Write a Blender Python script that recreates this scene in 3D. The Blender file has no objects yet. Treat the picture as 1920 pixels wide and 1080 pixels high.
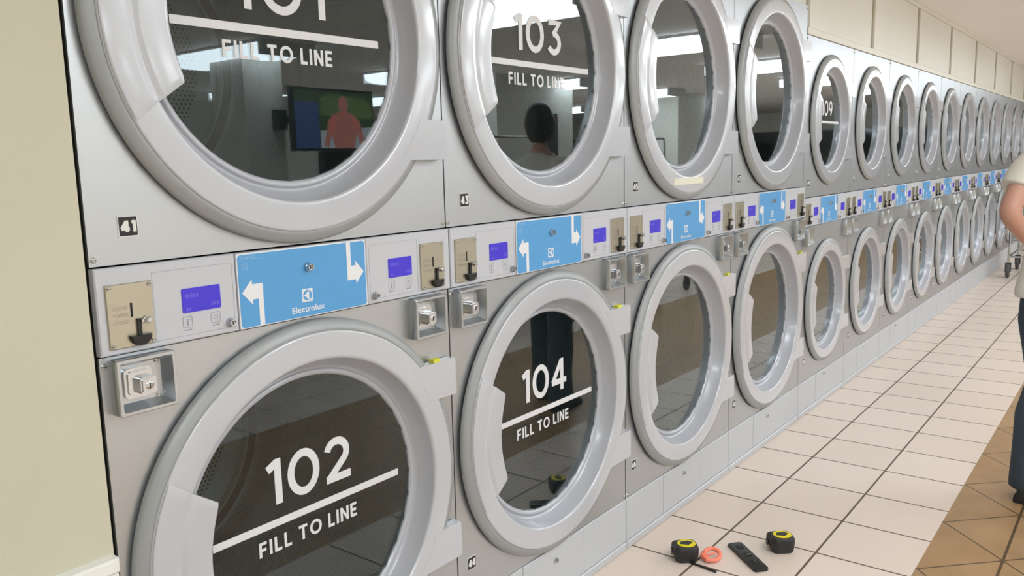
import bpy, bmesh, math, random
from mathutils import Vector, Matrix
random.seed(4)
SC = bpy.context.scene
COL = SC.collection
PI = math.pi
# ------------------------------------------------------------------ camera, light, exposure
W, WS = 0.9444, 0.8477            # width of a large / a small stacked dryer
CEIL = 2.535
def make_camera():
    cam = bpy.data.cameras.new('camera'); o = bpy.data.objects.new('camera', cam); COL.objects.link(o)
    yaw, pitch, roll = 0.9136, -0.1501, -0.0243
    f = Vector((math.sin(yaw)*math.cos(pitch), math.cos(yaw)*math.cos(pitch), math.sin(pitch)))
    r = f.cross(Vector((0, 0, 1))).normalized(); u = r.cross(f)
    c, s = math.cos(roll), math.sin(roll)
    r2 = r*c + u*s; u2 = u*c - r*s
    m = Matrix((r2, u2, -f)).transposed().to_4x4()
    m.translation = Vector((-0.7065, -1.4918, 1.4527))
    o.matrix_world = m
    cam.sensor_width = 36; cam.lens = 1566.68/1920*36; cam.clip_start = .02; cam.clip_end = 100
    SC.camera = o
make_camera()
wd = bpy.data.worlds.new('world'); SC.world = wd; wd.use_nodes = True
wd.node_tree.nodes['Background'].inputs[0].default_value = (.9, .95, 1, 1)
wd.node_tree.nodes['Background'].inputs[1].default_value = .15
SC.view_settings.view_transform = 'Standard'; SC.view_settings.look = 'None'
SC.view_settings.gamma = 1; SC.view_settings.use_curve_mapping = False
SC.view_settings.exposure = 0.5
TUBE = 9.0                                     # brightness of the ceiling tube fixtures

# ------------------------------------------------------------------ materials
def S(r, g, b):
    return tuple(((v/255)/12.92 if v/255 <= .04045 else ((v/255+.055)/1.055)**2.4) for v in (r, g, b))
class N:
    def __init__(s, name):
        s.m = bpy.data.materials.new(name); s.m.use_nodes = True; s.t = s.m.node_tree
        s.n = s.t.nodes; s.n.clear(); s.out = s.n.new('ShaderNodeOutputMaterial')
    def a(s, typ, **kw):
        x = s.n.new('ShaderNode'+typ)
        for k, v in kw.items(): setattr(x, k, v)
        return x
    def l(s, a, b): s.t.links.new(a, b)
    def math(s, op, a, b=None, c=None):
        x = s.a('Math', operation=op)
        for i, v in enumerate((a, b, c)):
            if v is None: continue
            if isinstance(v, (int, float)): x.inputs[i].default_value = v
            else: s.l(v, x.inputs[i])
        return x.outputs[0]
    def mix(s, fac, a, b):
        x = s.a('Mix', data_type='RGBA')
        for i, v in ((0, fac), (6, a), (7, b)):
            if isinstance(v, (int, float)): x.inputs[i].default_value = v
            elif isinstance(v, tuple): x.inputs[i].default_value = (*v, 1)
            else: s.l(v, x.inputs[i])
        return x.outputs[2]
    def bsdf(s, color, rough=.5, metal=0, **kw):
        p = s.a('BsdfPrincipled')
        if isinstance(color, tuple): p.inputs['Base Color'].default_value = (*color, 1)
        else: s.l(color, p.inputs['Base Color'])
        if isinstance(rough, (int, float)): p.inputs['Roughness'].default_value = rough
        else: s.l(rough, p.inputs['Roughness'])
        p.inputs['Metallic'].default_value = metal
        for k, v in kw.items(): p.inputs[k.replace('_', ' ')].default_value = v
        s.l(p.outputs[0], s.out.inputs[0]); return p
    def pos(s):
        return s.a('TexCoord').outputs['Object']
    def noise(s, vec, scale, detail=3, stretch=None):
        mp = s.a('Mapping')
        if stretch: mp.inputs['Scale'].default_value = stretch
        s.l(vec, mp.inputs[0])
        x = s.a('TexNoise'); x.inputs['Scale'].default_value = scale; x.inputs['Detail'].default_value = detail
        s.l(mp.outputs[0], x.inputs['Vector']); return x.outputs[0]
    def bump(s, p, h, strength=.1, dist=.01):
        b = s.a('Bump'); b.inputs['Strength'].default_value = strength; b.inputs['Distance'].default_value = dist
        s.l(h, b.inputs['Height']); s.l(b.outputs[0], p.inputs['Normal'])
M = {}
def simple(name, color, rough=.5, metal=0, **kw):
    n = N(name); n.bsdf(color, rough, metal, **kw); M[name] = n.m
def stainless(name, color, rough, grain=.06):
    n = N(name); ob = n.pos()
    g = n.noise(ob, 60, 4, (1, 1, .02)); b = n.noise(ob, 2.2, 3)
    col = n.mix(n.math('MULTIPLY', b, .35), color, tuple(c*.82 for c in color))
    rg = n.math('ADD', n.math('MULTIPLY', g, grain*2), rough-grain)
    p = n.bsdf(col, rg, .85)
    M[name] = n.m
stainless('stainless', (.52, .54, .56), .38, .02)
stainless('coin steel', (.50, .465, .37), .34)
stainless('cast zinc', (.52, .545, .565), .30)
simple('chrome', (.55, .57, .59), .14, 1)
simple('screw steel', (.6, .6, .58), .3, 1)
simple('door plastic', (.525, .54, .58), .34, .1, Coat_Weight=1.0, Coat_Roughness=.12)
simple('shaded rim plastic', (.34, .355, .36), .42, .15)  # rim colour darkened to carry the shadow round the door edge
simple('well plastic', (.46, .475, .52), .32, .1, Coat_Weight=.4, Coat_Roughness=.1)
simple('fascia grey', (.56, .57, .61), .42)
simple('fascia line', (.40, .40, .44), .5)
simple('panel blue', S(88, 160, 216), .42)
simple('print white', (.80, .80, .82), .5)
simple('print pale blue', S(150, 195, 230), .5)
simple('print grey', (.33, .33, .36), .5)
simple('print engraved', (.30, .28, .22), .5)
simple('lettering', (.72, .72, .73), .5)
simple('black', (.012, .012, .013), .45)
simple('gap black', (.008, .008, .008), .8)
simple('gasket', (.03, .03, .03), .6)
simple('plinth grey', (.53, .545, .57), .4)
simple('sticker paper', (.75, .75, .72), .6)
simple('sticker black', (.012, .012, .014), .5)
simple('tag yellow', S(215, 215, 70), .6)
simple('strip yellow', S(226, 224, 206), .6)
simple('drum steel', (.42, .43, .43), .38, .8)
def glass():
    n = N('door glass')
    lw = n.a('LayerWeight'); lw.inputs[0].default_value = .5
    f5 = n.math('POWER', lw.outputs['Facing'], 3.0)
    fr = n.math('ADD', n.math('MULTIPLY', f5, .85), .04)
    tr = n.a('BsdfTransparent'); tr.inputs[0].default_value = (.62, .66, .66, 1)
    gl = n.a('BsdfGlossy'); gl.inputs['Roughness'].default_value = .012; gl.inputs[0].default_value = (.92, .975, 1, 1)
    mx = n.a('MixShader'); n.l(fr, mx.inputs[0]); n.l(tr.outputs[0], mx.inputs[1]); n.l(gl.outputs[0], mx.inputs[2])
    n.l(mx.outputs[0], n.out.inputs[0]); M['door glass'] = n.m
glass()
def emit(name, color, strength, rough=.3):
    n = N(name); p = n.bsdf(color, rough)
    p.inputs['Emission Color'].default_value = (*color, 1); p.inputs['Emission Strength'].default_value = strength
    M[name] = n.m
emit('lcd', S(62, 48, 196), .12)
simple('lcd segments', S(100, 92, 220), .4)
emit('tube diffuser', (.86, .945, 1.0), TUBE)
emit('tv green', S(60, 84, 50), 1.2); emit('tv blue', S(62, 82, 140), 1.2); emit('tv skin', S(205, 128, 116), 1.2)
emit('tv white', S(190, 200, 210), 1.2); emit('tv leaf', S(104, 128, 74), 1.2)
def perforated(name, mode):
    n = N(name); sp = n.a('SeparateXYZ'); n.l(n.pos(), sp.inputs[0])
    x, y, z = sp.outputs
    if mode == 'wall':
        u = n.math('MULTIPLY', n.math('ARCTAN2', z, x), .4); v = y
    else: u, v = x, z
    pit = .0145 if mode != 'wall' else .0085
    def grid(ou, ov):
        a = n.math('SUBTRACT', n.math('FRACT', n.math('ADD', n.math('DIVIDE', u, pit), ou)), .5)
        b = n.math('SUBTRACT', n.math('FRACT', n.math('ADD', n.math('DIVIDE', v, pit*1.732), ov)), .5)
        b = n.math('MULTIPLY', b, 1.732)
        return n.math('SQRT', n.math('ADD', n.math('MULTIPLY', a, a), n.math('MULTIPLY', b, b)))
    d = n.math('MINIMUM', grid(0, 0), grid(.5, .5))
    hole = n.math('LESS_THAN', d, .30 if mode != 'wall' else .2)
    if mode != 'wall':                     # holes only in a broad ring of the back sheet
        rr = n.math('SQRT', n.math('ADD', n.math('MULTIPLY', x, x), n.math('MULTIPLY', z, z)))
        hole = n.math('MULTIPLY', hole, n.math('LESS_THAN', rr, .275))
    p = n.bsdf(n.mix(hole, (.62, .65, .655), (.012, .012, .012)), .4, 0)
    n.l(n.math('MULTIPLY', n.math('SUBTRACT', 1, hole), .7), p.inputs['Metallic']); M[name] = n.m
perforated('drum wall', 'wall'); perforated('drum back', 'back')
def paint(name, color, var=.06, rough=.6, bumps=.08, scale=3):
    n = N(name); ob = n.pos(); a = n.noise(ob, scale, 4); f = n.noise(ob, 90, 3)
    p = n.bsdf(n.mix(a, tuple(c*(1-var) for c in color), tuple(min(1, c*(1+var)) for c in color)), rough)
    n.bump(p, f, bumps, .004); M[name] = n.m
paint('wall cream', S(202, 198, 176), .05)
paint('wall pale', S(230, 229, 220), .03)
paint('ceiling paint', S(252, 249, 245), .03, .8, .25, 2)
paint('trim white', S(236, 235, 230), .02, .4, .02)
def soffit():
    n = N('soffit panel'); ob = n.pos()
    g = n.noise(ob, 30, 4, (1, 1, .03)); a = n.noise(ob, 1.5, 3, (1, 1, .3))
    c = n.mix(n.math('MULTIPLY', a, .6), S(234, 231, 220), S(216, 211, 194))
    p = n.bsdf(c, .42); n.bump(p, g, .06, .002); M['soffit panel'] = n.m
soffit()
simple('batten', S(178, 170, 150), .5)
GY = (-.2594, -.5894, -.912)
T = .33; TX = 1.9275
def floor_beige(y0, name):
    n = N(name); sp = n.a('SeparateXYZ'); n.l(n.pos(), sp.inputs[0]); x, y, z = sp.outputs
    fx = n.math('DIVIDE', n.math('SUBTRACT', x, TX), T); fy = n.math('DIVIDE', n.math('SUBTRACT', y, y0), T)
    dx = n.math('ABSOLUTE', n.math('SUBTRACT', n.math('FRACT', n.math('ADD', fx, .5)), .5))
    dy = n.math('ABSOLUTE', n.math('SUBTRACT', n.math('FRACT', n.math('ADD', fy, .5)), .5))
    g = n.math('LESS_THAN', n.math('MINIMUM', dx, dy), .0125)
    cv = n.a('CombineXYZ'); n.l(n.math('FLOOR', fx), cv.inputs[0]); n.l(n.math('FLOOR', fy), cv.inputs[1])
    wn = n.a('TexWhiteNoise', noise_dimensions='2D'); n.l(cv.outputs[0], wn.inputs[0])
    cl = n.noise(n.pos(), 5, 4)
    c = n.mix(wn.outputs[0], S(232, 215, 203), S(226, 208, 194))
    c = n.mix(n.math('MULTIPLY', cl, .35), c, S(219, 201, 185))
    c = n.mix(g, c, S(98, 82, 68))
    r = n.math('ADD', n.math('MULTIPLY', g, .4), .30)
    p = n.bsdf(c, r); n.bump(p, n.math('SUBTRACT', 1, g), .25, .002); M[name] = n.m
floor_beige(GY[0], 'beige tile'); floor_beige(-2.31, 'beige tile far')
def floor_brown():
    n = N('brown tile'); sp = n.a('SeparateXYZ'); n.l(n.pos(), sp.inputs[0]); x, y, z = sp.outputs
    # tiles laid at 45 degrees between thin courses
    h = .2335
    xs = n.math('SUBTRACT', x, 2.335); ys = n.math('ADD', y, .917)
    row = n.math('FLOOR', n.math('DIVIDE', ys, h))
    odd = n.math('FRACT', n.math('MULTIPLY', row, .5))
    a = n.math('DIVIDE', n.math('ADD', xs, ys), 2*h); b = n.math('DIVIDE', n.math('SUBTRACT', xs, ys), 2*h)
    da = n.math('ABSOLUTE', n.math('SUBTRACT', n.math('FRACT', n.math('ADD', a, .5)), .5))
    db = n.math('ABSOLUTE', n.math('SUBTRACT', n.math('FRACT', n.math('ADD', b, .5)), .5))
    dd = n.math('DIVIDE', n.math('ADD', ys, 4*h), 4*h)
    dc = n.math('MULTIPLY', n.math('ABSOLUTE', n.math('SUBTRACT', n.math('FRACT', n.math('ADD', n.math('DIVIDE', n.math('ADD', ys, h), 4*h), .5)), .5)), 2)
    g = n.math('LESS_THAN', n.math('MINIMUM', n.math('MINIMUM', da, db), dc), .0105)
    cv = n.a('CombineXYZ'); n.l(n.math('FLOOR', a), cv.inputs[0]); n.l(n.math('FLOOR', b), cv.inputs[1])
    wn = n.a('TexWhiteNoise', noise_dimensions='2D'); n.l(cv.outputs[0], wn.inputs[0])
    cl = n.noise(n.pos(), 7, 5)
    c = n.mix(cl, S(142, 110, 74), S(186, 152, 112)); c = n.mix(n.math('MULTIPLY', wn.outputs[0], .35), c, S(160, 120, 76))
    c = n.mix(g, c, S(88, 68, 46))
    p = n.bsdf(c, .35); n.bump(p, n.math('SUBTRACT', 1, g), .25, .002); M['brown tile'] = n.m
floor_brown()
def cloth(name, color, scale=260, rough=.85):
    n = N(name); f = n.noise(n.pos(), scale, 2); w = n.noise(n.pos(), 9, 3)
    p = n.bsdf(n.mix(w, tuple(c*.85 for c in color), tuple(min(1, c*1.12) for c in color)), rough)
    n.bump(p, f, .15, .002); M[name] = n.m
cloth('shirt', S(226, 220, 208)); cloth('jeans', S(58, 70, 82)); cloth('hair', (.012, .01, .009), 120, .5)
cloth('dark cloth', S(40, 42, 44))
simple('skin', S(202, 152, 132), .5, Subsurface_Weight=.08, Subsurface_Radius=(.02, .008, .004))
simple('lips', S(160, 96, 84), .5); simple('eye', (.75, .74, .72), .2); simple('iris', (.03, .02, .012), .2)
simple('shoe', S(34, 33, 34), .6); simple('rubber', S(30, 29, 28), .7)
simple('tape case', S(38, 38, 38), .45); simple('tape yellow', S(236, 218, 30), .45); simple('coral', S(255, 142, 116), .45)
simple('level black', S(28, 28, 27), .4); simple('vial', S(96, 102, 92), .1)
simple('wheel grey', S(80, 80, 80), .5); simple('dark steel', S(62, 64, 67), .4, .5); simple('night glass', S(16, 18, 22), .05)
simple('door dark', S(70, 68, 66), .35); simple('white enamel', S(225, 226, 226), .3); simple('tv case', S(14, 14, 15), .3)

# ------------------------------------------------------------------ mesh helpers
class MB:
    def __init__(s): s.v = []; s.f = []; s.mi = []
    def add(s, vs, fs, mi=0):
        b = len(s.v); s.v += [tuple(p) for p in vs]; s.f += [tuple(i+b for i in f) for f in fs]; s.mi += [mi]*len(fs); return s
    def box(s, x0, x1, y0, y1, z0, z1, mi=0):
        vs = [(x, y, z) for x in (x0, x1) for y in (y0, y1) for z in (z0, z1)]
        return s.add(vs, [(0, 1, 3, 2), (4, 6, 7, 5), (0, 4, 5, 1), (2, 3, 7, 6), (0, 2, 6, 4), (1, 5, 7, 3)], mi)
    def bevbox(s, x0, x1, y0, y1, z0, z1, b=.003, mi=0):
        # plate facing -y with a chamfered front edge
        o = [(x0, z0), (x1, z0), (x1, z1), (x0, z1)]
        i = [(x0+b, z0+b), (x1-b, z0+b), (x1-b, z1-b), (x0+b, z1-b)]
        vs = [(x, y1, z) for x, z in o]+[(x, y0+b, z) for x, z in o]+[(x, y0, z) for x, z in i]
        fs = [(3, 2, 1, 0), (8, 9, 10, 11)]
        for k in range(4):
            j = (k+1) % 4; fs += [(k, j, 4+j, 4+k), (4+k, 4+j, 8+j, 8+k)]
        return s.add(vs, fs, mi)
    def prism(s, pts, y0, y1, mi=0):          # polygon in xz (counter-clockwise seen from -y), front y0, back y1
        n = len(pts)
        vs = [(x, y0, z) for x, z in pts]+[(x, y1, z) for x, z in pts]
        fs = [tuple(range(n)), tuple(range(2*n-1, n-1, -1))]+[(i, i+n, (i+1) % n+n, (i+1) % n) for i in range(n)]
        return s.add(vs, fs, mi)
    def lathe(s, prof, n=96, cx=0, cz=0, a0=0, a1=2*PI, close=None, mi=0, caps=False):
        full = abs(a1-a0-2*PI) < 1e-6
        m = len(prof); cnt = n if full else n+1; vs = []
        for i in range(cnt):
            a = a0+(a1-a0)*i/n
            for r, y in prof: vs.append((cx+r*math.cos(a), y, cz+r*math.sin(a)))
        fs = []
        for i in range(n):
            j = (i+1) % cnt
            for k in range(m-1): fs.append((i*m+k, j*m+k, j*m+k+1, i*m+k+1))
        if caps and not full: fs += [tuple(range(m)), tuple(range((cnt-1)*m+m-1, (cnt-1)*m-1, -1))]
        return s.add(vs, fs, mi)
    def tube(s, pts, r, n=10, closed=False, mi=0, caps=True):
        P = [Vector(p) for p in pts]; m = len(P); rings = []; up = None
        for i in range(m):
            if closed: t = (P[(i+1) % m]-P[i-1]).normalized()
            else: t = (P[min(i+1, m-1)]-P[max(i-1, 0)]).normalized()
            if up is None:
                up = t.orthogonal().normalized()
            up = (up-t*up.dot(t)).normalized(); w = t.cross(up)
            rr = r[i] if isinstance(r, (list, tuple)) else r
            rings.append([P[i]+(up*math.cos(2*PI*k/n)+w*math.sin(2*PI*k/n))*rr for k in range(n)])
        vs = [p for q in rings for p in q]; fs = []
        for i in range(m if closed else m-1):
            j = (i+1) % m
            for k in range(n):
                l = (k+1) % n; fs.append((i*n+k, i*n+l, j*n+l, j*n+k))
        if caps and not closed: fs += [tuple(range(n-1, -1, -1)), tuple(range((m-1)*n, m*n))]
        return s.add(vs, fs, mi)
    def ball(s, c, r, n=16, m=10, mi=0):
        rx, ry, rz = (r, r, r) if isinstance(r, (int, float)) else r
        vs = [(c[0]+rx*math.sin(PI*i/m)*math.cos(2*PI*j/n), c[1]+ry*math.sin(PI*i/m)*math.sin(2*PI*j/n), c[2]+rz*math.cos(PI*i/m)) for i in range(m+1) for j in range(n)]
        fs = [(i*n+j, (i+1)*n+j, (i+1)*n+(j+1) % n, i*n+(j+1) % n) for i in range(m) for j in range(n)]
        return s.add(vs, fs, mi)
    def mesh(s, name, mats, smooth=False, fixn=True, weld=True):
        me = bpy.data.meshes.new(name); me.from_pydata(s.v, [], s.f); me.update()
        for i, p in enumerate(me.polygons): p.material_index = s.mi[i]
        for m in (mats if isinstance(mats, (list, tuple)) else [mats]): me.materials.append(M[m] if isinstance(m, str) else m)
        bm = bmesh.new(); bm.from_mesh(me)
        if weld: bmesh.ops.remove_doubles(bm, verts=bm.verts, dist=1e-6)
        if fixn: bmesh.ops.recalc_face_normals(bm, faces=bm.faces)
        if smooth:
            for f in bm.faces: f.smooth = True
            ang = math.radians(smooth if not isinstance(smooth, bool) else 35)
            for e in bm.edges:
                if len(e.link_faces) == 2 and e.calc_face_angle(0) > ang: e.smooth = False
        bm.to_mesh(me); bm.free(); return me
def rnd(x0, x1, z0, z1, r, n=6):
    out = []
    for cx, cz, a in ((x1-r, z0+r, -PI/2), (x1-r, z1-r, 0), (x0+r, z1-r, PI/2), (x0+r, z0+r, PI)):
        for i in range(n+1): t = a+PI/2*i/n; out.append((cx+r*math.cos(t), cz+r*math.sin(t)))
    return out
def link(name, me, parent=None, loc=(0, 0, 0), rot=None, label=None):
    o = bpy.data.objects.new(name, me); COL.objects.link(o); o.location = loc
    if rot: o.rotation_euler = rot
    if parent: o.parent = parent
    if label: o['label'] = label
    return o
def tag(o, label, cat, group=None):
    o['label'] = label; o['category'] = cat
    if group: o['group'] = group
    return o
def thing(name, label, cat, loc=(0, 0, 0), rz=0, group=None):
    o = bpy.data.objects.new(name, None); COL.objects.link(o); o.location = loc; o.rotation_euler = (0, 0, rz); o.empty_display_size = .1
    return tag(o, label, cat, group)
def struct(name, mb, mats, smooth=False):
    o = link(name, mb.mesh(name, mats, smooth)); o['kind'] = 'structure'; return o

# ------------------------------------------------------------------ lettering
def arc(cx, cz, rx, rz, a0, a1, n=22):
    return [(cx+rx*math.cos(math.radians(a0+(a1-a0)*i/n)), cz+rz*math.sin(math.radians(a0+(a1-a0)*i/n))) for i in range(n+1)]
G = {   # strokes in cap heights, width
 '1': (.34, [[(0, .80), (.25, .93)], [(.25, 1.0), (.25, 0)]]),
 '0': (.82, [arc(.41, .5, .335, .435, 0, 360, 40)]),
 '2': (.74, [arc(.35, .66, .275, .27, 165, -38)+[(.10, .075)], [(.03, .075), (.72, .075)]]),
 '3': (.70, [[(.08, .925), (.60, .925), (.30, .57)], arc(.33, .34, .27, .265, 98, -150)]),
 '4': (.80, [[(.56, 1), (.56, 0)], [(.54, .95), (.06, .285)], [(.02, .285), (.80, .285)]]),
 '5': (.70, [[(.62, .925), (.16, .925)], [(.20, .96), (.13, .50)], arc(.32, .34, .28, .265, 128, -150)]),
 '6': (.72, [arc(.36, .34, .265, .265, 0, 360, 32), [(.10, .38)]+arc(.46, .42, .36, .52, 175, 102, 10)]),
 '7': (.66, [[(.03, .925), (.62, .925), (.22, 0)]]),
 '8': (.72, [arc(.36, .72, .22, .205, 0, 360, 28), arc(.36, .30, .275, .225, 0, 360, 32)]),
 '9': (.72, [arc(.36, .66, .265, .265, 0, 360, 32), [(.62, .62)]+arc(.26, .60, .36, .52, -5, -78, 10)]),
 'F': (.62, [[(.085, 0), (.085, 1)], [(.085, .915), (.62, .915)], [(.085, .49), (.56, .49)]]),
 'I': (.17, [[(.085, 0), (.085, 1)]]),
 'L': (.60, [[(.085, 1), (.085, 0)], [(.085, .085), (.60, .085)]]),
 'T': (.74, [[(0, .915), (.74, .915)], [(.37, .9), (.37, 0)]]),
 'O': (1.04, [arc(.52, .5, .43, .43, 0, 360, 40)]),
 'N': (.80, [[(.085, 0), (.085, 1)], [(.09, .95), (.71, .05)], [(.715, 0), (.715, 1)]]),
 'E': (.64, [[(.085, 0), (.085, 1)], [(.085, .915), (.64, .915)], [(.085, .5), (.58, .5)], [(.085, .085), (.64, .085)]]),
 ' ': (.32, [])}
def stroke_text(mb, text, x0, z0, width, h, sw, y0, y1, gap=.16, mi=0):
    tot = sum(G[c][0] for c in text)+gap*(len(text)-1); sx = width/tot; x = x0; w = sw/2
    for ch in text:
        for si, st in enumerate(G[ch][1]):
            P = [Vector((x+p[0]*sx, z0+p[1]*h)) for p in st]; m = len(P); L = []; R = []
            closed = (P[0]-P[-1]).length < 1e-5
            for i in range(m):
                a = P[i]-P[i-1] if i else (P[0]-P[-2] if closed else P[1]-P[0])
                b = P[i+1]-P[i] if i < m-1 else (P[1]-P[0] if closed else a)
                a = a.normalized(); b = b.normalized(); na = Vector((-a.y, a.x)); nb = Vector((-b.y, b.x))
                q = (na+nb); q = q/max(q.dot(na), .5) if q.length > 1e-6 else na
                L.append(P[i]+q*w); R.append(P[i]-q*w)
            vs = []
            for y in (y0-.00012*si, y1):
                vs += [(p.x, y, p.y) for p in L]+[(p.x, y, p.y) for p in R]
            o = 2*m; fs = []
            for i in range(m-1):
                fs += [(i, i+1, m+i+1, m+i), (o+i, o+m+i, o+m+i+1, o+i+1), (i, o+i, o+i+1, i+1), (m+i, m+i+1, o+m+i+1, o+m+i)]
            if not closed: fs += [(0, m, o+m, o), (m-1, o+m-1, o+2*m-1, 2*m-1)]
            mb.add(vs, fs, mi)
        x += (G[ch][0]+gap)*sx
    return mb
TXT = {}
def font_text(mb, text, x0, z0, width, h, y, mi=0, bold=0.0, depth=.0006):
    """built-in font, fitted into a box, facing -y"""
    if (text, bold) not in TXT:
        cu = bpy.data.curves.new('t', 'FONT'); cu.body = text; cu.size = 1; cu.offset = bold; cu.resolution_u = 4
        ob = bpy.data.objects.new('t', cu); me = bpy.data.meshes.new_from_object(ob)
        TXT[(text, bold)] = ([v.co.copy() for v in me.vertices], [tuple(p.vertices) for p in me.polygons])
        bpy.data.objects.remove(ob); bpy.data.curves.remove(cu); bpy.data.meshes.remove(me)
    V, F = TXT[(text, bold)]
    xa = min(v.x for v in V); xb = max(v.x for v in V); za = min(v.y for v in V); zb = max(v.y for v in V)
    mb.add([(x0+(v.x-xa)/(xb-xa)*width, y, z0+(v.y-za)/(zb-za)*h) for v in V], F, mi); return mb

# ------------------------------------------------------------------ the setting
XL, XR, YB = -4.0, 21.0, -10.6
struct('floor', MB().add([(XL, -.912, 0), (XR, -.912, 0), (XR, .9, 0), (XL, .9, 0)], [(0, 1, 2, 3)], 0)
       .add([(XL, -2.31, 0), (XR, -2.31, 0), (XR, -.912, 0), (XL, -.912, 0)], [(0, 1, 2, 3)], 1)
       .add([(XL, YB, 0), (XR, YB, 0), (XR, -2.31, 0), (XL, -2.31, 0)], [(0, 1, 2, 3)], 2), ['beige tile', 'brown tile', 'beige tile far'])
struct('ceiling', MB().box(XL, XR, YB, .9, CEIL, CEIL+.05), 'ceiling paint')
X4 = 4*W                                        # where the small dryers begin
struct('wall_back', MB().box(X4, XR, .012, .06, 2.068, CEIL).box(-.012, X4, .012, .06, 2.212, CEIL).box(-.012, XR, .9, .95, 0, CEIL), 'soffit panel')
mb = MB(); mb.bevbox(X4+.001, XR, -.006, .012, 2.068, 2.104, .003); struct('trim_1', mb, 'soffit panel')
mb = MB()
for k in range(-3, 13):
    x = 5.05+1.245*k
    z0 = 2.104 if x > X4 else 2.212
    mb.bevbox(x-.022, x+.022, .004, .013, z0, CEIL, .003)
struct('trim_2', mb, 'batten')
struct('trim_3', MB().bevbox(X4, XR, -.004, .012, CEIL-.028, CEIL, .004), 'soffit panel')
struct('wall_left', MB().box(XL, -.011, -.012, .9, 0, CEIL), 'wall cream')
mb = MB()                                         # chair rail with stepped mouldings
for y0, z0, z1 in ((-.040, .728, .756), (-.034, .700, .728), (-.028, .672, .700), (-.022, .640, .672)):
    mb.bevbox(XL, -.014, y0, -.011, z0, z1, .004)
struct('trim_4', mb, 'trim white')
struct('wall_near', MB().box(XL-.05, XL, YB, .9, 0, CEIL), 'wall cream')
struct('wall_far', MB().box(XR, XR+.05, YB, .9, 0, CEIL), 'wall pale')
struct('wall_front', MB().box(XL, XR, YB-.05, YB, 0, CEIL), 'wall pale')
def dark_window(i, x0, x1, y0, y1, z0, z1, axis):
    w = MB()
    if axis == 'x': w.box(x0, x0+.03, y0, y1, z0, z1, 0)
    else: w.box(x0, x1, y0, y0+.03, z0, z1, 0)
    a, b = (y0, y1) if axis == 'x' else (x0, x1)
    n = max(1, int((b-a)/1.3))
    for k in range(n+1):
        q = a+(b-a)*k/n
        if axis == 'x': w.box(x0-.03, x0+.03, q-.03, q+.03, z0-.03, z1+.03, 1)
        else: w.box(q-.03, q+.03, y0-.01, y0+.06, z0-.03, z1+.03, 1)
    struct('window_%d' % i, w, ['night glass', 'dark steel'])
dark_window(1, XR-.035, 0, -9.8, -1.6, .25, 2.05, 'x')
dark_window(2, 9.4, 20.5, YB+.005, 0, .45, 1.95, 'y')
for x0, x1 in ((3.92, 4.34), (7.55, 9.25), (12.5, 13.6)):
    struct('wall_column', MB().box(x0, x1, -5.5, -5.0, 0, CEIL), 'wall pale')
mb = MB().bevbox(8.4, 8.86, -.02, .0, 0, 2.08, .004, 0)
for v in range(len(mb.v)): mb.v[v] = (mb.v[v][0], -5.0-.0-mb.v[v][1]*1, mb.v[v][2])
struct('door_1', mb, 'door dark')

# ------------------------------------------------------------------ ceiling fixtures
def fixture_mesh():
    b = MB(); b.box(-.30, .30, -.72, .72, -.022, 0)
    for y in (-.72, .72): b.box(-.30, .30, y-.012, y+.012, -.126, 0)
    d = MB(); n = 10; vs = []
    for y in (-.708, .708):
        for i in range(n+1):
            t = PI*i/n; vs.append((-.285*math.cos(t), y, -.022-.100*math.sin(t)**.4))
    fs = [(i, i+1, n+2+i, n+1+i) for i in range(n)]
    d.add(vs, fs)
    return b.mesh('fixture', 'white enamel'), d.mesh('diffuser', 'tube diffuser', True)
FB, FD = fixture_mesh()
rows = (('nearest the dryers', -2.12), ('mid room', -5.3), ('farthest from dryers', -8.5))
ordn = ['first', 'second', 'third', 'fourth', 'fifth', 'sixth', 'seventh', 'eighth', 'ninth', 'tenth', 'eleventh', 'twelfth']
for rn, y in rows:
    for k in range(7):
        x = -.9+2.5*k
        o = thing('ceiling_light', 'white tube ceiling light, %s from the cream wall in the row %s' % (ordn[k], rn), 'ceiling light', (x, y, CEIL-.001), 0, 'tube ceiling lights')
        link('housing', FB, o); link('diffuser', FD, o)

# ------------------------------------------------------------------ stacked dryers
def panel_hole(x0, x1, z0, z1, cx, cz, r, y0, y1, n=96):
    """front sheet with a round opening"""
    mb = MB(); angs = sorted(set([2*PI*i/n for i in range(n)]+[math.atan2(z-cz, x-cx) % (2*PI) for x in (x0, x1) for z in (z0, z1)]))
    ins, out = [], []
    for a in angs:
        c, s = math.cos(a), math.sin(a)
        t = min((((x1 if c > 0 else x0)-cx)/c) if abs(c) > 1e-9 else 1e9, (((z1 if s > 0 else z0)-cz)/s) if abs(s) > 1e-9 else 1e9)
        ins.append((cx+r*c, cz+r*s)); out.append((cx+t*c, cz+t*s))
    m = len(angs); vs = []
    for y in (y0, y1): vs += [(x, y, z) for x, z in ins]+[(x, y, z) for x, z in out]
    fs = []
    for i in range(m):
        j = (i+1) % m
        fs += [(i, j, m+j, m+i), (2*m+i, 3*m+i, 3*m+j, 2*m+j), (i, 2*m+i, 2*m+j, j), (m+i, m+j, 3*m+j, 3*m+i)]
    return mb.add(vs, fs)
def screw(mb, x, z, r=.006, y=-.001):
    mb.lathe([(0, y-.003), (r*.6, y-.003), (r, y-.0012), (r, y)], 14, x, z)
    mb.box(x-r*.8, x+r*.8, y-.0034, y-.0028, z-.0007, z+.0007, 1)
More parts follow.
